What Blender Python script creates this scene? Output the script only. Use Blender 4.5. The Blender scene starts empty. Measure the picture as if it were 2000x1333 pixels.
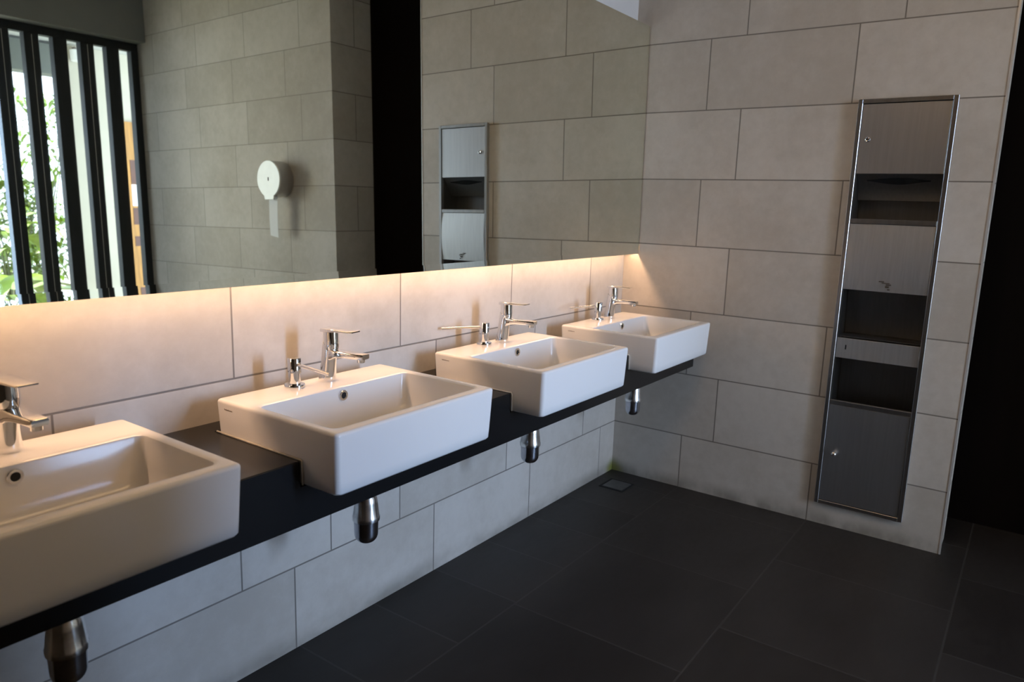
import bpy, bmesh, math, random
from mathutils import Vector, Matrix

# ------------------------------------------------------------------ camera, world, lights, exposure
S = bpy.context.scene
COL = S.collection
random.seed(7)

cam_d = bpy.data.cameras.new('camera')
cam = bpy.data.objects.new('camera', cam_d)
COL.objects.link(cam)
S.camera = cam
YAW, PITCH, ROLL = 0.618254137, 0.184630962, 0.0314754321
fw = Vector((math.cos(YAW) * math.cos(PITCH), math.sin(YAW) * math.cos(PITCH), -math.sin(PITCH)))
rt = fw.cross(Vector((0, 0, 1))).normalized()
up = rt.cross(fw)
r2 = math.cos(ROLL) * rt + math.sin(ROLL) * up
u2 = -math.sin(ROLL) * rt + math.cos(ROLL) * up
m = Matrix.Identity(4)
for i in range(3):
    m[i][0], m[i][1], m[i][2] = r2[i], u2[i], -fw[i]
m.translation = Vector((-3.25965668, -1.66491009, 1.3305748))
cam.matrix_world = m
cam_d.sensor_width = 36
cam_d.lens = 26.005
cam_d.clip_start = 0.05
cam_d.dof.use_dof = True
cam_d.dof.focus_distance = 2.3
cam_d.dof.aperture_fstop = 4.5

S.view_settings.view_transform = 'Standard'
S.view_settings.look = 'None'
S.view_settings.gamma = 1
S.view_settings.exposure = 0.75
S.view_settings.use_curve_mapping = False
S.cycles.use_denoising = True
S.cycles.max_bounces = 10
S.cycles.diffuse_bounces = 6
S.cycles.glossy_bounces = 6
S.cycles.sample_clamp_indirect = 6

w = bpy.data.worlds.new('sky')
S.world = w
w.use_nodes = True
bg = w.node_tree.nodes['Background']
bg.inputs[0].default_value = (0.64, 0.78, 1.0, 1)
bg.inputs[1].default_value = 4.5

# daylight coming in through the open garden entrance beside the slat screen
def aim(o, target):
    o.rotation_euler = (Vector(target) - Vector(o.location)).to_track_quat('-Z', 'Y').to_euler()

def daylight(name, loc, target, sx, sy, energy, col, spread):
    d = bpy.data.lights.new(name, 'AREA')
    d.shape = 'RECTANGLE'; d.size, d.size_y = sx, sy
    d.energy = energy; d.color = col; d.spread = math.radians(spread)
    o = bpy.data.objects.new(name, d); COL.objects.link(o)
    o.location = loc; aim(o, target)

daylight('entrance_skylight', (-1.12, -4.95, 1.55), (-1.7, 0.0, 0.9), 0.34, 2.0, 15.0, (0.42, 0.62, 1.0), 75)
daylight('entrance_garden_light', (-1.50, -4.90, 1.45), (0.1, -2.2, 1.5), 0.55, 2.0, 3.6, (1.0, 0.90, 0.55), 110)
# portal that guides the sky light through the slats
PO = bpy.data.lights.new('screen_portal', 'AREA')
PO.shape = 'RECTANGLE'
PO.size, PO.size_y = 1.3, 2.6
PO.cycles.is_portal = True
pl = bpy.data.objects.new('screen_portal', PO)
COL.objects.link(pl)
pl.location = (-0.5, -4.85, 1.3)
pl.rotation_euler = (math.radians(90), 0, 0)
# sun on the garden beyond the covered walkway
SUN = bpy.data.lights.new('sun', 'SUN')
SUN.energy = 7.0; SUN.color = (1.0, 0.95, 0.82); SUN.angle = 0.02
su = bpy.data.objects.new('sun', SUN); COL.objects.link(su)
su.location = (-2, -12, 9)
su.rotation_euler = Vector((0.25, 0.42, -0.87)).to_track_quat('-Z', 'Y').to_euler()
# warm LED line hidden behind the lower edge of the mirror
LED = bpy.data.lights.new('mirror_led', 'AREA')
LED.shape = 'RECTANGLE'
LED.size, LED.size_y = 3.08, 0.012
LED.energy = 6.5
LED.color = (1.0, 0.62, 0.37)
le = bpy.data.objects.new('mirror_led', LED)
COL.objects.link(le)
le.location = (-1.56, -0.052, 1.146)
le.rotation_euler = (math.radians(-50), 0, 0)

# added warm fill light under the ceiling, unseen, over the middle of the room
CL = bpy.data.lights.new('ceiling_fill', 'AREA')
CL.shape = 'RECTANGLE'
CL.size, CL.size_y = 1.2, 0.6
CL.energy = 6.8
CL.color = (1.0, 0.64, 0.30)
co = bpy.data.objects.new('ceiling_fill', CL)
COL.objects.link(co)
co.location = (-1.9, -1.35, 2.965)

# ------------------------------------------------------------------ materials
def new_mat(name):
    mt = bpy.data.materials.new(name)
    mt.use_nodes = True
    nt = mt.node_tree
    return mt, nt, nt.nodes['Principled BSDF']

class N:
    """small helper to chain math nodes"""
    def __init__(s, nt): s.nt = nt
    def v(s, sock, x):
        if isinstance(x, (int, float)): sock.default_value = x
        else: s.nt.links.new(x, sock)
    def m(s, op, a, b=0.0, c=0.0, clamp=False):
        n = s.nt.nodes.new('ShaderNodeMath'); n.operation = op; n.use_clamp = clamp
        s.v(n.inputs[0], a); s.v(n.inputs[1], b); s.v(n.inputs[2], c)
        return n.outputs[0]
    def mix(s, f, a, b):
        n = s.nt.nodes.new('ShaderNodeMix'); n.data_type = 'RGBA'
        s.v(n.inputs[0], f)
        for k, x in ((6, a), (7, b)):
            if isinstance(x, tuple): n.inputs[k].default_value = (*x, 1)
            else: s.nt.links.new(x, n.inputs[k])
        return n.outputs[2]
    def noise(s, scale, detail=4, rough=0.55, vec=None):
        n = s.nt.nodes.new('ShaderNodeTexNoise')
        n.inputs['Scale'].default_value = scale; n.inputs['Detail'].default_value = detail
        n.inputs['Roughness'].default_value = rough
        if vec is not None: s.nt.links.new(vec, n.inputs['Vector'])
        return n.outputs['Fac']
    def ss(s, x, a, b):
        n = s.nt.nodes.new('ShaderNodeMapRange'); n.interpolation_type = 'SMOOTHSTEP'
        s.v(n.inputs[0], x); n.inputs[1].default_value = a; n.inputs[2].default_value = b
        n.inputs[3].default_value = 0; n.inputs[4].default_value = 1
        return n.outputs[0]
    def scaled(s, vec, sc):
        n = s.nt.nodes.new('ShaderNodeMapping'); n.inputs['Scale'].default_value = sc
        s.nt.links.new(vec, n.inputs['Vector']); return n.outputs[0]

def tile_mat(name, axis, ev, od, W, z1, H, grout, col_a, col_b, col_g, rough, vaxis=2, extra=None, first=None, moss=True, dirt=True, stretch=(1, 1, 1), bump=0.25, spec=0.5, gamp=1.0):
    mt, nt, p = new_mat(name); n = N(nt)
    geo = nt.nodes.new('ShaderNodeNewGeometry'); sep = nt.nodes.new('ShaderNodeSeparateXYZ')
    nt.links.new(geo.outputs['Position'], sep.inputs[0])
    pos = geo.outputs['Position']
    u, v = sep.outputs[axis], sep.outputs[vaxis]
    rowf = n.m('DIVIDE', n.m('SUBTRACT', v, z1 - 20 * H), H)
    row = n.m('FLOOR', rowf)
    fv = n.m('SUBTRACT', rowf, row)
    par = n.m('MODULO', row, 2.0)                       # row just above z1 is index 20 -> parity 0 -> "odd" set
    off = n.m('ADD', n.m('MULTIPLY', par, ev - od), od)
    uu = n.m('SUBTRACT', u, off)
    wid = W
    if first:                                            # rows on the far side of z1 use a narrower tile
        isf = n.m('GREATER_THAN', v, z1) if vaxis == 1 else n.m('LESS_THAN', v, z1)
        wid = n.m('ADD', n.m('MULTIPLY', isf, first[0] - W), W)
        uu = n.m('SUBTRACT', u, n.m('ADD', n.m('MULTIPLY', isf, n.m('SUBTRACT', first[1], off)), off))
    colf = n.m('DIVIDE', uu, wid)
    colI = n.m('FLOOR', colf); fu = n.m('SUBTRACT', colf, colI)
    du = n.m('MULTIPLY', n.m('MINIMUM', fu, n.m('SUBTRACT', 1.0, fu)), wid)
    dv = n.m('MULTIPLY', n.m('MINIMUM', fv, n.m('SUBTRACT', 1.0, fv)), H)
    d = n.m('MINIMUM', du, dv)
    if extra:                                            # one cut tile: (u, vmin, vmax)
        de = n.m('ABSOLUTE', n.m('SUBTRACT', u, extra[0]))
        inr = n.m('MULTIPLY', n.m('GREATER_THAN', v, extra[1]), n.m('LESS_THAN', v, extra[2]))
        de = n.m('ADD', de, n.m('MULTIPLY', n.m('SUBTRACT', 1.0, inr), 5.0))
        d = n.m('MINIMUM', d, de)
    g = n.m('SUBTRACT', 1.0, n.ss(d, grout * 0.35, grout * 0.75))
    # per tile variation
    wn = nt.nodes.new('ShaderNodeTexWhiteNoise'); wn.noise_dimensions = '2D'
    cv = nt.nodes.new('ShaderNodeCombineXYZ'); nt.links.new(colI, cv.inputs[0]); nt.links.new(row, cv.inputs[1])
    nt.links.new(cv.outputs[0], wn.inputs['Vector'])
    sv = n.scaled(pos, stretch)
    n1 = n.noise(3.0, 6, 0.6, sv); n2 = n.noise(22.0, 5, 0.65, sv)
    f = n.m('ADD', n.m('MULTIPLY', n1, 0.65), n.m('MULTIPLY', n2, 0.4))
    f = n.m('ADD', f, n.m('MULTIPLY', n.m('SUBTRACT', wn.outputs['Value'], 0.5), 0.22))
    c = n.mix(n.ss(f, 0.28, 0.78), col_a, col_b)
    if dirt:                                             # grime line where wall meets floor
        z = sep.outputs[2]
        dn = n.noise(9.0, 4, 0.6)
        k = n.m('MULTIPLY', n.m('SUBTRACT', 1.0, n.ss(z, 0.005, 0.075)), n.ss(dn, 0.3, 0.62))
        c = n.mix(n.m('MULTIPLY', k, 0.55), c, (0.09, 0.075, 0.05))
    if moss:                                             # small algae stain in the corner
        vm = nt.nodes.new('ShaderNodeVectorMath'); vm.operation = 'LENGTH'; nt.links.new(pos, vm.inputs[0])
        k = n.m('SUBTRACT', 1.0, n.ss(vm.outputs['Value'], 0.015, 0.085))
        c = n.mix(n.m('MULTIPLY', k, 0.85), c, (0.16, 0.17, 0.005))
    c = n.mix(n.m('MULTIPLY', g, gamp), c, col_g)
    nt.links.new(c, p.inputs['Base Color'])
    n.v(p.inputs['Roughness'], n.m('ADD', n.m('MULTIPLY', n2, 0.2), rough - 0.1))
    p.inputs['Specular IOR Level'].default_value = spec
    bp = nt.nodes.new('ShaderNodeBump'); bp.inputs['Strength'].default_value = bump; bp.inputs['Distance'].default_value = 0.002
    hgt = n.m('SUBTRACT', n.m('MULTIPLY', n2, 0.35), g)
    nt.links.new(hgt, bp.inputs['Height']); nt.links.new(bp.outputs[0], p.inputs['Normal'])
    return mt

def plain(name, col, rough=0.5, metal=0.0, spec=0.5, var=0.0, scale=8.0, stretch=None, coat=0.0, bump=0.0, rvar=0.0):
    mt, nt, p = new_mat(name); n = N(nt)
    p.inputs['Base Color'].default_value = (*col, 1)
    p.inputs['Roughness'].default_value = rough
    p.inputs['Metallic'].default_value = metal
    p.inputs['Specular IOR Level'].default_value = spec
    p.inputs['Coat Weight'].default_value = coat
    p.inputs['Coat Roughness'].default_value = 0.06
    if var or bump or rvar:
        tc = nt.nodes.new('ShaderNodeTexCoord')
        vec = n.scaled(tc.outputs['Object'], stretch or (1, 1, 1))
        f = n.noise(scale, 5, 0.6, vec)
        if var:
            a = tuple(max(0, x * (1 - var)) for x in col); b = tuple(min(1, x * (1 + var)) for x in col)
            nt.links.new(n.mix(n.ss(f, 0.3, 0.7), a, b), p.inputs['Base Color'])
        if rvar: n.v(p.inputs['Roughness'], n.m('ADD', n.m('MULTIPLY', n.m('SUBTRACT', f, 0.5), rvar), rough))
        if bump:
            bp = nt.nodes.new('ShaderNodeBump'); bp.inputs['Strength'].default_value = bump; bp.inputs['Distance'].default_value = 0.001
            nt.links.new(f, bp.inputs['Height']); nt.links.new(bp.outputs[0], p.inputs['Normal'])
    return mt

TA, TB, TG = (0.46, 0.41, 0.35), (0.60, 0.55, 0.49), (0.19, 0.165, 0.14)
M = {}
M['tile_left'] = tile_mat('stone_tile_mirror_wall', 0, -1.37, -1.545, 0.612, 0.26, 0.30, 0.0045, TA, TB, TG, 0.5, extra=(-1.844, 0.26, 0.56))
M['tile_back'] = tile_mat('stone_tile_end_wall', 1, -0.362, -0.518, 0.60, 0.26, 0.30, 0.0045, TA, TB, TG, 0.5)
M['tile_right'] = tile_mat('stone_tile_opposite_wall', 1, -2.66, -2.82, 0.60, 0.26, 0.30, 0.0045, TA, TB, (0.30, 0.27, 0.23), 0.6, moss=False, spec=0.2)
M['tile_pier'] = tile_mat('stone_tile_pier_side', 0, 0.3, 0.5, 0.60, 0.26, 0.30, 0.0045, TA, TB, TG, 0.5, moss=False)
M['floor'] = tile_mat('charcoal_floor_tile', 0, -0.77, -1.07, 0.60, -0.365, 0.60, 0.006, (0.017, 0.0135, 0.0118), (0.031, 0.026, 0.0235), (0.05, 0.046, 0.042), 0.48, vaxis=1,
                    first=(0.305, -0.748), moss=False, dirt=False, stretch=(1, 2.2, 1), bump=0.15, spec=0.35, gamp=0.6)
M['plaster'] = plain('white_plaster', (0.62, 0.60, 0.58), 0.8, var=0.04, scale=4)
M['ceiling'] = plain('ceiling_paint', (0.66, 0.63, 0.58), 0.9, var=0.03, scale=3)
M['header'] = plain('grey_header_paint', (0.20, 0.20, 0.185), 0.8, var=0.05, scale=3)
M['ceramic'] = plain('white_ceramic', (0.83, 0.81, 0.79), 0.16, spec=0.4, coat=0.0, var=0.01, scale=3)
M['counter'] = plain('black_stone_counter', (0.0075, 0.0075, 0.008), 0.26, spec=0.4, var=0.1, scale=90)
M['chrome'] = plain('polished_chrome', (0.82, 0.82, 0.83), 0.05, 1.0, var=0.01)
M['chrome_worn'] = plain('worn_chrome', (0.82, 0.84, 0.87), 0.22, 1.0, var=0.2, scale=40, rvar=0.15)
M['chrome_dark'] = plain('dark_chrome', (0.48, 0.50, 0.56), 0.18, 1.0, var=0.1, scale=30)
M['steel'] = plain('brushed_steel', (0.56, 0.55, 0.55), 0.40, 1.0, var=0.04, scale=7, stretch=(14, 14, 0.5), rvar=0.05)
M['steel_satin'] = plain('satin_steel', (0.62, 0.61, 0.60), 0.46, 1.0, var=0.05, scale=7, stretch=(14, 14, 0.5))
M['steel_dark'] = plain('shaded_steel', (0.20, 0.195, 0.19), 0.35, 1.0, var=0.06, scale=7, stretch=(14, 14, 0.5))  # shade inside the cabinet recess is put into this steel colour
M['steel_frame'] = plain('steel_frame', (0.55, 0.54, 0.53), 0.28, 1.0, var=0.06, scale=6, stretch=(12, 12, 0.6))
M['black'] = plain('black_void', (0.006, 0.006, 0.006), 0.8, var=0.1)
M['dark_mark'] = plain('grey_print', (0.22, 0.18, 0.16), 0.7, var=0.05)
M['stain'] = plain('brown_smear', (0.07, 0.05, 0.03), 0.7, var=0.2)
M['mirror'] = plain('mirror_silver', (0.82, 0.85, 0.76), 0.012, 1.0, var=0.004)
M['mirror_back'] = plain('mirror_backing', (0.10, 0.09, 0.07), 0.7, var=0.05)
M['alu'] = plain('pale_aluminium_trim', (0.62, 0.60, 0.57), 0.35, 0.4, var=0.04)
M['silicone'] = plain('cream_sealant', (0.62, 0.56, 0.46), 0.5, var=0.1, scale=30)
M['slat'] = plain('charcoal_painted_timber', (0.020, 0.022, 0.024), 0.6, spec=0.25, var=0.12, scale=10, stretch=(6, 6, 0.5))
M['far_panel'] = plain('brown_wall_panel', (0.09, 0.075, 0.06), 0.7, var=0.1, scale=4)
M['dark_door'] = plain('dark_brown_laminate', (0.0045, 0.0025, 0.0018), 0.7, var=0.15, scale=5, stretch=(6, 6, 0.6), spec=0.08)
M['paper'] = plain('white_paper', (0.90, 0.90, 0.91), 0.85, var=0.02)
M['cover'] = plain('white_dispenser_cover', (0.90, 0.92, 0.88), 0.25, var=0.03, scale=12)
M['wood'] = plain('orange_timber', (0.42, 0.20, 0.035), 0.5, var=0.22, scale=5, stretch=(8, 8, 0.6))
M['wood_dark'] = plain('dark_pane', (0.10, 0.03, 0.008), 0.3, var=0.1)
M['white_wall'] = plain('outside_white_render', (0.52, 0.48, 0.38), 0.85, var=0.03, scale=3)
M['soffit'] = plain('outside_soffit', (0.52, 0.52, 0.48), 0.9, var=0.02)
M['beam'] = plain('outside_beam', (0.16, 0.17, 0.15), 0.9, var=0.05)
M['paving'] = plain('outside_paving', (0.35, 0.33, 0.28), 0.9, var=0.2, scale=5)
M['leaf'] = plain('bright_leaf', (0.16, 0.25, 0.012), 0.4, var=0.35, scale=3)
M['leaf_dark'] = plain('mid_green_leaf', (0.12, 0.18, 0.018), 0.45, var=0.5, scale=4)
M['stem'] = plain('green_stem', (0.08, 0.09, 0.03), 0.6, var=0.2)
M['drain'] = plain('drain_plate', (0.085, 0.085, 0.085), 0.4, 0.4, var=0.2, scale=20)
M['lamp'] = plain('white_lamp_shell', (0.85, 0.85, 0.82), 0.4, var=0.02)

# ------------------------------------------------------------------ mesh helpers
def link(name, bm, mat, parent=None, smooth=False, loc=None):
    bmesh.ops.recalc_face_normals(bm, faces=bm.faces)
    me = bpy.data.meshes.new(name); bm.to_mesh(me); bm.free()
    if smooth is True:
        for f in me.polygons: f.use_smooth = True
    elif smooth:                                        # angle limit in degrees
        for f in me.polygons: f.use_smooth = True
        me.set_sharp_from_angle(angle=math.radians(smooth))
    o = bpy.data.objects.new(name, me); COL.objects.link(o)
    me.materials.append(M[mat])
    if parent: o.parent = parent
    if loc: o.location = loc
    return o

def box(bm, x0, x1, y0, y1, z0, z1, bev=0.0, seg=2):
    r = bmesh.ops.create_cube(bm, size=1.0)
    vs = r['verts']
    for v in vs:
        v.co = Vector(((x0 + x1) / 2 + v.co.x * (x1 - x0), (y0 + y1) / 2 + v.co.y * (y1 - y0), (z0 + z1) / 2 + v.co.z * (z1 - z0)))
    if bev:
        es = list({e for v in vs for e in v.link_edges})
        bmesh.ops.bevel(bm, geom=es, offset=bev, segments=seg, affect='EDGES', profile=0.5)
    return bm

def B(*a, **k): return box(bmesh.new(), *a, **k)

def loft(bm, loops, cap0=True, cap1=True):
    rings = [[bm.verts.new(c) for c in lp] for lp in loops]
    for a, b in zip(rings, rings[1:]):
        n = len(a)
        for i in range(n): bm.faces.new((a[i], a[(i + 1) % n], b[(i + 1) % n], b[i]))
    if cap0: bm.faces.new(rings[0][::-1])
    if cap1: bm.faces.new(rings[-1])
    return bm

def ell(cx, cy, z, rx, ry=None, n=32):
    ry = ry or rx
    return [(cx + rx * math.cos(2 * math.pi * i / n), cy + ry * math.sin(2 * math.pi * i / n), z) for i in range(n)]

def rrect(x0, x1, y0, y1, r, z, n=8):
    pts = []
    for cx, cy, a0 in ((x1 - r, y1 - r, 0), (x0 + r, y1 - r, 90), (x0 + r, y0 + r, 180), (x1 - r, y0 + r, 270)):
        for i in range(n + 1):
            a = math.radians(a0 + 90 * i / n); pts.append((cx + r * math.cos(a), cy + r * math.sin(a), z))
    return pts

def tube(bm, pts, rad, n=14, cap=True):
    """round tube along a list of points; rad is a number or list"""
    pts = [Vector(p) for p in pts]; loops = []
    ref = Vector((0, 0, 1))
    for i, p in enumerate(pts):
        t = (pts[min(i + 1, len(pts) - 1)] - pts[max(i - 1, 0)]).normalized()
        a = ref if abs(t.dot(ref)) < 0.95 else Vector((1, 0, 0))
        s = t.cross(a).normalized(); q = s.cross(t)
        r = rad[i] if isinstance(rad, (list, tuple)) else rad
        loops.append([tuple(p + r * (math.cos(2 * math.pi * k / n) * s + math.sin(2 * math.pi * k / n) * q)) for k in range(n)])
    return loft(bm, loops, cap, cap)

def thing(name, label, cat, loc, rz=0, group=None):
    o = bpy.data.objects.new(name, None); COL.objects.link(o)
    o.location = loc; o.rotation_euler = (0, 0, rz); o.empty_display_size = 0.05
    o['label'] = label; o['category'] = cat
    if group: o['group'] = group
    return o

def tag(o, label, cat, group=None):
    o['label'] = label; o['category'] = cat
    if group: o['group'] = group
    return o

def struct(name, bm, mat, label=None, cat=None):
    o = link(name, bm, mat); o['kind'] = 'structure'
    if label: o['label'] = label
    if cat: o['category'] = cat
    return o

def dup(root, loc, rz, label):
    """copy of a thing with its parts and sub-parts"""
    r = root.copy(); COL.objects.link(r); r.location = loc; r.rotation_euler = (0, 0, rz); r['label'] = label
    for ch in list(root.children):
        c = ch.copy(); COL.objects.link(c); c.parent = r
        for g in list(ch.children):
            d = g.copy(); COL.objects.link(d); d.parent = c
    return r

# ------------------------------------------------------------------ the room
CEIL = 3.0
struct('floor', B(-4.3, 0.6, -4.75, 0.0, -0.1, 0.0), 'floor', 'charcoal stone floor tiles with thin grout lines', 'floor')
struct('ceiling', B(-4.3, 0.6, -4.75, 0.1, CEIL, CEIL + 0.1), 'ceiling', 'plain painted ceiling above the washroom', 'ceiling')
struct('wall_left', B(-4.3, 0.0, 0.0, 0.15, 0.0, 2.17), 'tile_left', 'beige stone tiled wall behind the basins and mirror', 'wall')
struct('wall_upper', B(-4.3, 0.0, 0.0, 0.15, 2.17, CEIL), 'plaster', 'pale plaster wall strip above the mirror', 'wall')
# end wall with the recess for the steel cabinet
EW = -1.475
RY0, RY1, RZ0, RZ1 = -1.319, -1.003, 0.114, 1.755
bm = bmesh.new()
box(bm, 0.0, 0.18, RY1, 0.15, 0, CEIL); box(bm, 0.0, 0.18, EW, RY0, 0, CEIL)
box(bm, 0.0, 0.18, RY0, RY1, 0, RZ0); box(bm, 0.0, 0.18, RY0, RY1, RZ1, CEIL)
box(bm, 0.13, 0.18, RY0, RY1, RZ0, RZ1)
struct('wall_back', bm, 'tile_back', 'beige stone tiled end wall holding the steel cabinet', 'wall')
struct('trim_1', B(-0.002, 0.008, EW - 0.006, EW + 0.001, 0, CEIL), 'alu', 'pale metal edge trim on the free corner of the end wall', 'trim')
# dark passage beside the end wall
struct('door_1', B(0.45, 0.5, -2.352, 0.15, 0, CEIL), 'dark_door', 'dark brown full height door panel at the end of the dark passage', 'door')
PY = -2.352
bm = bmesh.new(); box(bm, 0.10, 0.6, -4.75, PY, 0, CEIL)
struct('wall_right', bm, 'tile_right', 'beige stone tiled wall seen in the mirror behind the roll dispenser', 'wall')
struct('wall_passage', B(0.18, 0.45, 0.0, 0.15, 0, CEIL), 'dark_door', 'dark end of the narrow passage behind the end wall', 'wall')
struct('wall_pier', B(0.1005, 0.45, PY, PY + 0.002, 0, CEIL), 'tile_pier', 'shaded tiled side of the pier along the dark passage', 'wall')
struct('wall_shade_block', B(-4.3, -1.84, -4.75, -2.6, 0, CEIL), 'tile_pier', 'unseen beige tiled block added to shade the nearest basin', 'wall')  # added out of view to keep daylight off the nearest basin
struct('wall_far', B(-4.4, -4.3, -2.7, 0.1, 0, CEIL), 'far_panel', 'dark panelled wall at the far left of the room', 'wall')
# header above the slat screen
struct('wall_header', B(-1.84, 0.0995, -4.75, -4.56, 2.61, CEIL), 'header', 'grey header beam above the slat screen', 'wall')

# ------------------------------------------------------------------ slat screen towards the garden
sc_ = thing('slat_screen', 'screen of charcoal vertical timber slats open to the garden, reflected in the mirror', 'screen', (0, -4.68, 0))
link('top_rail', B(-0.95, 0.0985, -0.068, -0.006, 2.55, 2.609), 'slat', sc_)
for i in range(6):
    x0 = -0.9365 + 0.1955 * i
    x1 = min(x0 + 0.098, 0.0985)
    bm = B(x0, x1, -0.070, 0.0, 0.002, 2.549, bev=0.002, seg=1)
    o = link('slat', bm, 'slat', sc_)
    if i in (0, 1, 3):                                   # pale joint line down the middle of some slats
        link('joint_strip', B(x0 + 0.05, x0 + 0.053, -0.0005, 0.001, 0.01, 2.54), 'alu', o)

# ------------------------------------------------------------------ mirror with its bevelled lower edge
TH = 0.0115
MX0, MX1, MZ0, MZT = -3.13, -0.004, 1.109, 2.14
def my(z): return -0.079 + math.tan(TH) * (z - MZ0)
mt_ = thing('mirror', 'wide frameless wall mirror hanging above the row of basins', 'mirror', (0, 0, 0))
BH = 0.020
zt = MZ0 + BH
bm = bmesh.new()
fr = [(my(MZT), MZT), (my(zt), zt), (my(zt) + 0.006, zt), (my(MZT) + 0.006, MZT)]
loft(bm, [[(x, y, z) for y, z in fr] for x in (MX0, MX1)])
link('mirror_glass', bm, 'mirror', mt_)
bm = bmesh.new()
fr = [(my(zt), zt), (my(zt) - BH * math.tan(0.055), MZ0), (my(MZ0) + 0.006, MZ0), (my(zt) + 0.006, zt)]
loft(bm, [[(x, y, z) for y, z in fr] for x in (MX0, MX1)])
link('lower_edge', bm, 'mirror', mt_)
bm = bmesh.new(); box(bm, MX0 + 0.01, MX1, -0.058, -0.0005, 1.175, 2.125)
link('backing_frame', bm, 'mirror_back', mt_)
bm = bmesh.new(); box(bm, -3.10, -0.02, -0.060, -0.044, 1.150, 1.174)
tag(link('light_channel', bm, 'alu'), 'slim aluminium light channel hidden behind the lower mirror edge', 'light')

# ------------------------------------------------------------------ counter with basin cut-outs
BX = [-2.757, -1.985, -1.192, -0.405]            # basin centres
HW = 0.2745                                      # half width
CT, CB, CF = 0.757, 0.603, -0.392
bm = bmesh.new()
edges = [-3.12]
for c in BX: edges += [c - HW - 0.003, c + HW + 0.003]
edges.append(-0.001)
ch = 0.0025
full = [(0, CB), (CF, CB), (CF, CT - ch), (CF + ch, CT), (0, CT)]
cut = [(0, CB), (CF, CB), (CF, 0.6955), (-0.068, 0.6955), (-0.068, CT), (0, CT)]
for i in range(len(edges) - 1):
    prof = full if i % 2 == 0 else cut
    loft(bm, [[(x, y - 0.0005, z) for y, z in prof] for x in (edges[i], edges[i + 1])])
tag(link('vanity_counter', bm, 'counter'), 'long black stone counter with deep front edge carrying four white basins', 'counter')

# ------------------------------------------------------------------ wash basins
def basin_mesh():
    bm = bmesh.new()
    x, yf, yb = HW, -0.510, -0.075
    zt_, zb = 0.841, 0.697
    L = []
    def out(ins, z, r): L.append(rrect(-x + ins, x - ins, yf + ins, yb - ins, r, z))
    out(0.016, zb, 0.014); out(0.009, zb + 0.002, 0.014); out(0.0055, zb + 0.007, 0.014)
    out(0.0045, zb + 0.03, 0.013)
    out(0.0, zt_ - 0.008, 0.012)
    for a in (20, 45, 70, 90):
        q = 0.0075 * (1 - math.cos(math.radians(a))); out(q, zt_ - 0.0075 + 0.0075 * math.sin(math.radians(a)), max(0.012 - q, 0.004))
    # rim to bowl
    ix0, ix1, iy0, iy1 = -x + 0.029, x - 0.029, yf + 0.040, -0.207
    def inn(ins, z, r): L.append(rrect(ix0 + ins, ix1 - ins, iy0 + ins, iy1 - ins, r, z))
    inn(-0.012, zt_, 0.026)
    inn(-0.007, zt_ - 0.0005, 0.022)
    inn(-0.002, zt_ - 0.003, 0.019)
    inn(0.0, zt_ - 0.008, 0.018)
    inn(0.006, zt_ - 0.060, 0.024)
    inn(0.012, zt_ - 0.088, 0.030)
    inn(0.020, zt_ - 0.101, 0.034)
    inn(0.034, zt_ - 0.108, 0.038)
    inn(0.060, zt_ - 0.111, 0.036)
    inn(0.108, zt_ - 0.113, 0.022)
    loft(bm, L)
    return bm

def bars_text(w, h, n, seed):
    """tiny unreadable maker's mark: a row of little strokes"""
    rnd = random.Random(seed); bm = bmesh.new(); x = 0.0
    while x < w:
        s = rnd.uniform(0.0008, 0.002)
        hh = h * rnd.choice((0.55, 0.6, 1.0))
        box(bm, -0.0003, 0.0002, -x - s, -x, 0, hh); x += s + rnd.uniform(0.0006, 0.0012)
    return bm

basin = thing('wash_basin', 'x', 'basin', (BX[0], 0, 0), 0, 'white basins along the counter')
bowl = link('bowl', basin_mesh(), 'ceramic', basin, smooth=38)
bm = bmesh.new()
ov_c = (0.01, -0.2115, 0.818)
def ringloops(r0, r1, d):
    def lp(r, y): return [(r * math.cos(2 * math.pi * k / 28), y, r * math.sin(2 * math.pi * k / 28)) for k in range(28)]
    return [lp(r1, 0.003), lp(r1, -d * 0.6), lp(r1 - 0.001, -d), lp(r0 + 0.001, -d), lp(r0, -d * 0.5), lp(r0, 0.003)]
loft(bm, ringloops(0.0078, 0.0142, 0.0025), False, False)
ring = link('overflow_ring', bm, 'chrome', basin, smooth=40, loc=ov_c)
bm = bmesh.new()
loft(bm, [[(0.0080 * math.cos(2 * math.pi * k / 24), y, 0.0080 * math.sin(2 * math.pi * k / 24)) for k in range(24)] for y in (0.003, -0.0006)])
link('overflow_hole', bm, 'black', basin, loc=ov_c)
bm = bmesh.new()
loft(bm, [ell(0, 0, 0.0, 0.031), ell(0, 0, 0.003, 0.031), ell(0, 0, 0.0045, 0.028), ell(0, 0, 0.003, 0.024), ell(0, 0, 0.006, 0.021), ell(0, 0, 0.0075, 0.012)])
link('drain_fitting', bm, 'chrome', basin, smooth=40, loc=(0, -0.335, 0.7285))
link('makers_mark', bars_text(0.03, 0.0035, 8, 3), 'dark_mark', basin, loc=(-HW - 0.0004, -0.112, 0.8195))
for s in (-1, 1):
    bm = bmesh.new()
    tube(bm, [(s * (HW + 0.0009), -0.078, CT + 0.0025), (s * (HW + 0.0009), CF - 0.0016, CT + 0.0025), (s * (HW + 0.0007), CF - 0.0033, CT - 0.0005), (s * (HW - 0.0012), CF - 0.0033, 0.701)], 0.0022, 8)
    link('sealant_bead', bm, 'silicone', basin, smooth=True)
basin['label'] = 'white rectangular basin nearest the camera, cut off by the left edge of the photo'
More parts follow.
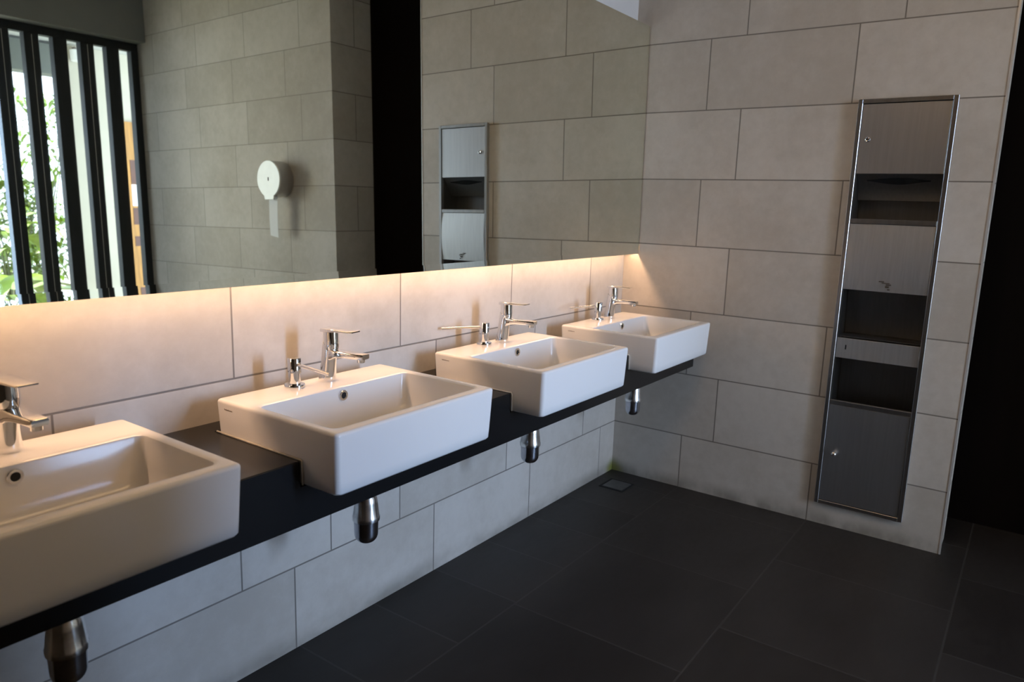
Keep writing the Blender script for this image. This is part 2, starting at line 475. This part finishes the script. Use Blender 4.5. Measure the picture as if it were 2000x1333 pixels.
bl = ['white rectangular basin second from the camera, whole front visible, soap spout pointing forward over it',
      'white rectangular basin third from the camera, between two other basins',
      'farthest white rectangular basin, in the corner beside the tiled end wall']
for c, t in zip(BX[1:], bl): dup(basin, (c, 0, 0), 0, t)

# ------------------------------------------------------------------ faucets
ZT = 0.841
fa = thing('faucet', 'x', 'faucet', (-2.722, -0.123, ZT), math.radians(4), 'basin mixer taps')
def lean(z): return -0.011 * (z / 0.1)
bm = bmesh.new()
loft(bm, [ell(0, 0, 0.0002, 0.0238), ell(0, 0, 0.002, 0.0245), ell(0, lean(.01), 0.012, 0.0226, 0.0226), ell(0, lean(.04), 0.04, 0.0208, 0.0208),
          ell(0, lean(.07), 0.07, 0.0200, 0.0206), ell(0, lean(.088), 0.088, 0.0198, 0.0206)], True, False)
# rear half rises to the slanted seam
n = 32
lo = ell(0, lean(.088), 0.088, 0.0198, 0.0206); hi = []
for (px, py, pz) in lo: hi.append((px * 0.985, lean(.1) + (py - lean(.088)) * 0.985, 0.090 + 0.017 * max(0.0, min(1.0, (py + 0.030) / 0.038))))
loft(bm, [lo, hi], False, True)
link('body', bm, 'chrome', fa, smooth=45)
bm = bmesh.new(); L = []
def xsec(y, w, z0, z1, r=0.004, k=5):
    pts = []
    for cx, cz, a0 in ((w - r, z1 - r, 0), (-w + r, z1 - r, 90), (-w + r, z0 + r, 180), (w - r, z0 + r, 270)):
        for i in range(k + 1):
            a = math.radians(a0 + 90 * i / k); pts.append((cx + r * math.cos(a), y, cz + r * math.sin(a)))
    return pts
for y, wd, z0, z1 in ((-0.004, 0.0165, 0.056, 0.0885), (-0.022, 0.0178, 0.060, 0.0880), (-0.034, 0.0178, 0.0660, 0.0872), (-0.055, 0.0172, 0.0690, 0.0860),
                      (-0.090, 0.0165, 0.0700, 0.0850), (-0.124, 0.0160, 0.0700, 0.0848), (-0.127, 0.0150, 0.0712, 0.0838)):
    L.append(xsec(y, wd, z0, z1))
loft(bm, L)
link('spout', bm, 'chrome', fa, smooth=45)
bm = bmesh.new()
loft(bm, [ell(0, -0.111, 0.0625, 0.0085), ell(0, -0.111, 0.0615, 0.0105), ell(0, -0.111, 0.0705, 0.0112)])
link('aerator', bm, 'chrome', fa, smooth=40)
bm = bmesh.new()
loft(bm, [ell(0, -0.0155, 0.0885, 0.0190), ell(0, -0.0155, 0.098, 0.0202), ell(0, -0.0150, 0.108, 0.0208), ell(0, -0.0145, 0.120, 0.0208), ell(0, -0.014, 0.136, 0.0210)])
link('cartridge_head', bm, 'chrome', fa, smooth=45)
bm = bmesh.new(); L = []
for y, wd, z0, z1 in ((0.0085, 0.0180, 0.1355, 0.1440), (0.006, 0.0198, 0.1350, 0.1445), (-0.030, 0.0200, 0.1360, 0.1438), (-0.040, 0.0198, 0.1375, 0.1434),
                      (-0.078, 0.0190, 0.1382, 0.1424), (-0.094, 0.0186, 0.1395, 0.1432), (-0.0955, 0.0180, 0.1400, 0.1428)):
    L.append(xsec(y, wd, z0, z1, 0.0014, 3))
loft(bm, L)
link('lever', bm, 'chrome', fa, smooth=40)
fa['label'] = 'chrome mixer tap on the nearest basin, cut by the left edge of the photo'
for (x, y, rz), t in zip(((-1.952, -0.122, 11), (-1.157, -0.125, 12), (-0.352, -0.122, 8)),
                         ('chrome mixer tap on the second basin from the camera, its spout turned to the right',
                          'chrome mixer tap on the third basin from the camera',
                          'chrome mixer tap on the farthest basin, in the corner by the end wall')):
    dup(fa, (x, y, ZT), math.radians(rz), t)

# ------------------------------------------------------------------ soap pumps
so = thing('soap_pump', 'chrome soap pump on the second basin, its thin spout pointing forward', 'soap dispenser', (-2.060, -0.121, ZT), math.radians(-4), 'soap pumps beside the taps')
bm = bmesh.new()
loft(bm, [ell(0, 0, 0.0002, 0.0262), ell(0, 0, 0.0065, 0.0266), ell(0, 0, 0.0085, 0.0255), ell(0, 0, 0.0090, 0.0160)])
link('flange', bm, 'chrome', so, smooth=40)
bm = bmesh.new()
loft(bm, [ell(0, 0, 0.0080, 0.0155), ell(0, 0, 0.038, 0.0158), ell(0, 0, 0.0386, 0.0174), ell(0, 0, 0.0762, 0.0174), ell(0, 0, 0.0780, 0.0162)])
link('pump_head', bm, 'chrome', so, smooth=40)
bm = bmesh.new(); tube(bm, [(0, -0.012, 0.062), (0, -0.05, 0.0612), (0, -0.10, 0.0598), (0, -0.150, 0.0575)], [0.0046, 0.0044, 0.0042, 0.0040])
link('spout', bm, 'chrome', so, smooth=40)
dup(so, (-1.247, -0.114, ZT), math.radians(-131), 'chrome soap pump on the third basin, its thin spout turned back to the left')
dup(so, (-0.448, -0.119, ZT), math.radians(-114), 'chrome soap pump on the farthest basin, its spout turned to the left')

# ------------------------------------------------------------------ bottle traps under the counter
tr = thing('bottle_trap', 'x', 'drain trap', (-2.722, -0.30, 0), 0, 'chrome traps below the counter')
bm = bmesh.new(); loft(bm, [ell(0, 0, 0.563, 0.019), ell(0, 0, 0.6025, 0.019)])
link('tailpipe', bm, 'chrome_worn', tr, smooth=40)
bm = bmesh.new()
loft(bm, [ell(0, 0, 0.495, 0.0335), ell(0, 0, 0.497, 0.0362), ell(0, 0, 0.507, 0.0368), ell(0, 0, 0.511, 0.0350), ell(0, 0, 0.545, 0.0310), ell(0, 0, 0.560, 0.0290), ell(0, 0, 0.565, 0.0260), ell(0, 0, 0.566, 0.0190)])
link('union_nut', bm, 'chrome_worn', tr, smooth=40)
bm = bmesh.new(); L = []
for k in range(8):
    a = math.radians(90 * k / 7); L.append(ell(0, 0, 0.4595 - 0.026 * math.cos(a), max(0.004, 0.008 + 0.0235 * math.sin(a))))
L += [ell(0, 0, 0.480, 0.0320), ell(0, 0, 0.4955, 0.0325)]
loft(bm, L)
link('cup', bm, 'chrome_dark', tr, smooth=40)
bm = bmesh.new(); tube(bm, [(0, 0.020, 0.552), (0, 0.12, 0.552), (0, 0.299, 0.552)], 0.016, 18)
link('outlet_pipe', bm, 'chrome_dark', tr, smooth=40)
tr['label'] = 'chrome bottle trap under the nearest basin, at the lower left'
for x, y, t in ((-1.980, -0.30, 'chrome bottle trap hanging under the second basin from the camera'), (-1.190, -0.285, 'chrome bottle trap hanging under the third basin from the camera'),
                (-0.392, -0.285, 'chrome bottle trap hanging under the farthest basin, before the end wall')):
    o = dup(tr, (x, y, 0), 0, t)

# ------------------------------------------------------------------ recessed steel cabinet (paper towels + waste)
cb = thing('towel_cabinet', 'tall recessed steel paper towel dispenser and waste bin cabinet in the end wall', 'dispenser', (0, 0, 0))
CY0, CY1, CZ0, CZ1 = -1.333, -0.991, 0.098, 1.771
bm = bmesh.new()
fwid = 0.0165; px0, px1 = -0.020, -0.0005
box(bm, px0, px1, CY0, CY0 + fwid, CZ0, CZ1, 0.0012, 1); box(bm, px0, px1, CY1 - fwid, CY1, CZ0, CZ1, 0.0012, 1)
box(bm, px0, px1, CY0 + fwid, CY1 - fwid, CZ1 - fwid, CZ1, 0.0012, 1); box(bm, px0, px1, CY0 + fwid, CY1 - fwid, CZ0, CZ0 + fwid, 0.0012, 1)
box(bm, px0 + 0.002, px1, CY0 + fwid, CY1 - fwid, 0.541, 0.560, 0.0012, 1)
link('frame', bm, 'steel_frame', cb)
a0, a1 = CY0 + fwid + 0.001, CY1 - fwid - 0.001
bm = bmesh.new()                                          # open housing: back, sides, floors
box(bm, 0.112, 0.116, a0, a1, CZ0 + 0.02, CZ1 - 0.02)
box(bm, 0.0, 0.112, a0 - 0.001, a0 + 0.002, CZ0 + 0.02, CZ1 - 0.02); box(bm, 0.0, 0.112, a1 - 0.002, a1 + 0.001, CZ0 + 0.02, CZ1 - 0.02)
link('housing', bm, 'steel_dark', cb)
d1 = link('upper_door', B(-0.016, -0.008, a0 + 0.001, a1 - 0.001, 1.487, 1.752, 0.001, 1), 'steel', cb)
bm = bmesh.new()
def xe(x, cy, cz, r): return [(x, cy + r * math.cos(2 * math.pi * k / 24), cz + r * math.sin(2 * math.pi * k / 24)) for k in range(24)]
loft(bm, [xe(-0.016, -1.040, 1.618, 0.0095), xe(-0.021, -1.040, 1.618, 0.0095), xe(-0.0225, -1.040, 1.618, 0.007), xe(-0.0215, -1.040, 1.618, 0.004)])
link('lock', bm, 'chrome', d1, smooth=40)
bm = bmesh.new()                                          # sloped towel chute
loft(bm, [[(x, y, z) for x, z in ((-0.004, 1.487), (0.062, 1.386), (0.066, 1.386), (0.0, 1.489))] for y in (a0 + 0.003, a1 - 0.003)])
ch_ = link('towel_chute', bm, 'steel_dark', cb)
bm = bmesh.new(); top = []; bot = []
sl = Vector((0.066, 0, -0.101)).normalized(); c0 = Vector((0.0105, 0, 1.462))
nrm = Vector((-0.101, 0, -0.066)).normalized()
for k in range(17):
    t = -1 + 2 * k / 16; y = (RY0 + RY1) / 2 + 0.112 * t; h = 0.003 + 0.014 * math.cos(t * math.pi / 2) ** 1.6
    top.append(c0 + nrm * 0.0006 - sl * h * 0.7 + Vector((0, y, 0))); bot.append(c0 + nrm * 0.0006 + sl * h + Vector((0, y, 0)))
vs = [bm.verts.new(v) for v in top + bot[::-1]]; bm.faces.new(vs)
bmesh.ops.solidify(bm, geom=bm.faces[:], thickness=0.0005)
link('towel_slot', bm, 'black', ch_)
bm = bmesh.new(); box(bm, -0.004, 0.111, a0 + 0.003, a1 - 0.003, 1.306, 1.309); box(bm, -0.019, -0.005, a0 + 0.001, a1 - 0.001, 1.293, 1.311, 0.001, 1)
link('towel_shelf', bm, 'steel_frame', cb)
bm = bmesh.new(); P0 = []; P1 = []                        # gently bowed middle panel
for k in range(13):
    t = k / 12; z = 1.291 - 0.264 * t; x = -0.010 - 0.010 * math.sin(math.pi * (0.15 + 0.75 * t)) 
    P0.append((x, z))
prof = P0 + [(x + 0.003, z) for x, z in P0[::-1]]
loft(bm, [[(x, y, z) for x, z in prof] for y in (a0 + 0.001, a1 - 0.001)])
mp = link('middle_panel', bm, 'steel_satin', cb, smooth=30)
link('engraved_mark', bars_text(0.075, 0.004, 8, 11), 'dark_mark', mp, loc=(-0.0192, -1.125, 1.170))
bm = bmesh.new()
for (y, z, w_, h_) in ((-1.150, 1.066, 0.02, 0.004), (-1.166, 1.061, 0.03, 0.003), (-1.176, 1.055, 0.02, 0.004), (-1.172, 1.045, 0.014, 0.007), (-1.178, 1.036, 0.010, 0.004)):
    box(bm, -0.0202, -0.0150, y - w_ / 2, y + w_ / 2, z, z + h_, 0.0015, 1)
link('smear', bm, 'stain', mp)
bar = link('flap_bar', B(-0.012, -0.006, a0 + 0.001, a1 - 0.001, 0.741, 0.825, 0.001, 1), 'steel_satin', cb)
bm = bmesh.new(); box(bm, -0.0124, -0.0110, -1.048, -1.043, 0.778, 0.797)
link('key_slot', bm, 'black', bar)
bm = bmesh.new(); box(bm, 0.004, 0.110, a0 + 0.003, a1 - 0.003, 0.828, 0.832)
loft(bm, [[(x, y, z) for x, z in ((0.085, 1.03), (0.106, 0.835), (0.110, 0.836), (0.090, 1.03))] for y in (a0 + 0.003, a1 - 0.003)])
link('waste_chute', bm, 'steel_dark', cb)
d2 = link('lower_door', B(-0.016, -0.008, a0 + 0.001, a1 - 0.001, 0.1165, 0.5395, 0.001, 1), 'steel', cb)
bm = bmesh.new()
loft(bm, [xe(-0.016, -1.050, 0.330, 0.0075), xe(-0.024, -1.050, 0.330, 0.008), xe(-0.030, -1.050, 0.330, 0.0105), xe(-0.036, -1.050, 0.330, 0.0095), xe(-0.0395, -1.050, 0.330, 0.005)])
link('knob', bm, 'chrome', d2, smooth=45)

# ------------------------------------------------------------------ jumbo roll dispenser on the opposite wall
rd = thing('roll_dispenser', 'round steel jumbo paper roll dispenser with white front, reflected in the mirror', 'dispenser', (0.10, -2.885, 1.505))
def xc(x, r, n=40): return [(x, r * math.cos(2 * math.pi * k / n), r * math.sin(2 * math.pi * k / n)) for k in range(n)]
bm = bmesh.new(); loft(bm, [xc(-0.0005, 0.118), xc(-0.02, 0.122), xc(-0.024, 0.124), xc(-0.108, 0.124), xc(-0.110, 0.120)])
link('drum', bm, 'steel', rd, smooth=35)
bm = bmesh.new()
def keyhole(x, r, n=40):
    pts = []
    for k in range(n + 1):
        a = math.radians(-90 + 25 + (310) * k / n); pts.append((x, r * math.cos(a), r * math.sin(a)))
    zb_ = -r - 0.014 if r > 0.1 else None
    if zb_: pts += [(x, -0.047, zb_), (x, 0.047, zb_)]
    return pts
loft(bm, [keyhole(-0.110, 0.124), keyhole(-0.119, 0.126), keyhole(-0.122, 0.1225)])
fc = link('front_cover', bm, 'cover', rd, smooth=35)
bm = bmesh.new(); box(bm, -0.1235, -0.1215, -0.005, 0.005, -0.012, 0.012)
link('lock', bm, 'dark_mark', fc)
pp = bm = bmesh.new(); L = []
for k in range(12):
    t = k / 11; z = -0.115 - 0.285 * t; x = -0.085 - 0.004 * math.sin(3 * t); sk = 0.014 * t
    L.append([(x, 0.048 - sk * 0.6, z - (0.0)), (x, -0.048 + sk * 0.1, z + (0.014 if k == 11 else 0)), (x - 0.0008, -0.048 + sk * 0.1, z + (0.014 if k == 11 else 0)), (x - 0.0008, 0.048 - sk * 0.6, z)])
loft(bm, L)
tag(link('paper_strip', bm, 'paper', None, loc=(0.10, -2.885, 1.505)), 'strip of white paper hanging from the round roll dispenser', 'paper')

cp = thing('added_fill_panel', 'unseen shallow white panel added on the ceiling for the fill light', 'light', (-1.9, -1.35, CEIL))  # added housing around the ceiling fill, out of view
bm = bmesh.new()
for (x0, x1, y0, y1) in ((-0.62, 0.62, -0.32, -0.302), (-0.62, 0.62, 0.302, 0.32), (-0.62, -0.602, -0.302, 0.302), (0.602, 0.62, -0.302, 0.302)):
    box(bm, x0, x1, y0, y1, -0.045, -0.0005)
link('frame', bm, 'alu', cp)
link('tray', B(-0.602, 0.602, -0.302, 0.302, -0.02, -0.0005), 'lamp', cp)

# ------------------------------------------------------------------ floor drain
fd = thing('floor_drain', 'square dark floor drain cover in the corner under the far basin', 'drain', (-0.182, -0.126, 0))
link('cover_plate', B(-0.052, 0.052, -0.052, 0.052, 0.0002, 0.0035, 0.001, 1), 'drain', fd)
bm = bmesh.new()
for (x0, x1, y0, y1) in ((-0.064, 0.064, -0.064, -0.056), (-0.064, 0.064, 0.056, 0.064), (-0.064, -0.056, -0.056, 0.056), (0.056, 0.064, -0.056, 0.056)):
    box(bm, x0, x1, y0, y1, 0.0002, 0.002)
link('rim', bm, 'black', fd)

# ------------------------------------------------------------------ the garden side seen through the slats
struct('ground', B(-8, 6, -16, -4.75, -0.1, 0.0), 'paving', 'pale paving and soil outside the slat screen', 'ground')
struct('wall_outside', B(0.205, 3.0, -6.4, -6.2, 0, 2.81), 'white_wall', 'white rendered outside wall reflected between the slats', 'wall')
struct('trim_2', B(-3.0, 0.204, -6.4, -6.2, 2.52, 2.785), 'beam', 'grey outside beam under the white soffit', 'beam')
struct('trim_3', B(-3.0, 3.0, -6.6, -4.76, 2.812, 2.9), 'soffit', 'white soffit of the covered walkway outside', 'soffit')
do = struct('door_2', B(0.708, 1.5, -6.2, -6.165, 0.002, 2.155), 'wood', 'orange timber door with small dark panes in the outside wall', 'door')
for z0, z1 in ((1.54, 1.78), (1.13, 1.30), (0.91, 1.01)):
    o = link('pane', B(0.738, 0.80, -6.1652, -6.161, z0, z1), 'wood_dark', do)
o = link('notice', B(0.738, 0.80, -6.1652, -6.162, 1.32, 1.535), 'paper', do)
wl = thing('wall_lamp', 'white cylindrical wall lamp high on the outside wall, seen between slats', 'lamp', (0.29, -6.2, 2.70))
bm = bmesh.new(); loft(bm, [ell(0, 0.075, -0.045, 0.045), ell(0, 0.075, -0.04, 0.055), ell(0, 0.075, 0.055, 0.06), ell(0, 0.075, 0.06, 0.05)])
link('shade', bm, 'lamp', wl, smooth=40)
bm = bmesh.new(); tube(bm, [(0, 0.0, 0.085), (0, 0.04, 0.09), (0, 0.075, 0.058)], 0.008, 8)
link('bracket', bm, 'dark_mark', wl, smooth=40)

def leaf(bm, base, d, length, width, droop, seg=7):
    """one arching blade leaf"""
    d = Vector(d).normalized(); side = d.cross(Vector((0, 0, 1)))
    side = side.normalized() if side.length > 1e-3 else Vector((1, 0, 0))
    rows = []; p = Vector(base); dd = d.copy()
    for k in range(seg + 1):
        t = k / seg; wv = width * math.sin(math.pi * min(0.98, 0.06 + 0.94 * t)) ** 0.7
        up_ = side.cross(dd).normalized()
        rows.append([bm.verts.new(p - side * wv + up_ * wv * 0.25), bm.verts.new(p), bm.verts.new(p + side * wv + up_ * wv * 0.25)])
        dd = (dd + Vector((0, 0, -droop / seg))).normalized(); p = p + dd * (length / seg)
    for a, b in zip(rows, rows[1:]):
        bm.faces.new((a[0], a[1], b[1], b[0])); bm.faces.new((a[1], a[2], b[2], b[1]))

def broad_plant(x, y, n, h, label, seed, mat='leaf'):
    rnd = random.Random(seed); t = thing('broad_leaf_plant', label, 'plant', (x, y, 0), 0, 'garden plants outside the slats')
    bm = bmesh.new(); bs = bmesh.new()
    for k in range(n):
        a = 2 * math.pi * k / n + rnd.uniform(-.3, .3); hh = h * rnd.uniform(0.45, 1.0)
        b = (0.10 * math.cos(a), 0.10 * math.sin(a), hh)
        tube(bs, [(0.02 * math.cos(a), 0.02 * math.sin(a), 0), (0.06 * math.cos(a), 0.06 * math.sin(a), hh * 0.6), b], [0.018, 0.012, 0.006], 7)
        leaf(bm, b, (math.cos(a), math.sin(a), rnd.uniform(0.5, 1.1)), rnd.uniform(0.45, 0.75), rnd.uniform(0.06, 0.11), rnd.uniform(1.2, 2.0))
    bmesh.ops.recalc_face_normals(bm, faces=bm.faces)
    link('foliage', bm, mat, t, smooth=True); link('stem', bs, 'stem', t, smooth=True)

def shrub(x, y, rx, ry, z0, z1, n, label, seed, mat='leaf_dark'):
    rnd = random.Random(seed); t = thing('shrub', label, 'plant', (x, y, 0), 0, 'garden shrubs outside the slats')
    bm = bmesh.new(); bs = bmesh.new()
    for k in range(n):
        a = rnd.uniform(0, 2 * math.pi); q = rnd.random() ** 0.5; z = rnd.uniform(z0, z1)
        s = 0.55 + 0.45 * math.sin(math.pi * (z - z0) / (z1 - z0))
        b = (rx * q * s * math.cos(a), ry * q * s * math.sin(a), z)
        leaf(bm, b, (rnd.uniform(-1, 1), rnd.uniform(-1, 1), rnd.uniform(-.3, .9)), rnd.uniform(.10, .24), rnd.uniform(.014, .035), rnd.uniform(.3, 1.2), 3)
    for k in range(6):
        a = rnd.uniform(0, 6.28); tube(bs, [(0.05 * math.cos(a), 0.05 * math.sin(a), 0), (rx * .3 * math.cos(a), ry * .3 * math.sin(a), z1 * .5), (rx * .6 * math.cos(a), ry * .6 * math.sin(a), z1 * .85)], [.015, .01, .005], 6)
    link('foliage', bm, mat, t, smooth=True); link('stem', bs, 'stem', t, smooth=True)

broad_plant(-0.05, -7.15, 10, 1.25, 'bright green broad leaved plant directly outside the slats', 1)
broad_plant(-0.62, -5.75, 6, 0.62, 'low bright green plant close outside the slats', 5)
shrub(0.55, -8.6, 0.55, 0.45, 0.1, 1.6, 900, 'loose mid green shrub behind the broad leaved plant', 2)
shrub(-0.75, -8.3, 0.55, 0.45, 0.1, 1.8, 900, 'mid green shrub at the left behind the slats', 3)
shrub(1.5, -10.2, 0.75, 0.5, 0.3, 2.9, 1100, 'tall pale green shrub farther back in the garden', 4, 'leaf')
shrub(-0.4, -10.2, 0.75, 0.5, 0.3, 2.6, 1000, 'pale green shrub at the back left of the garden', 6, 'leaf')
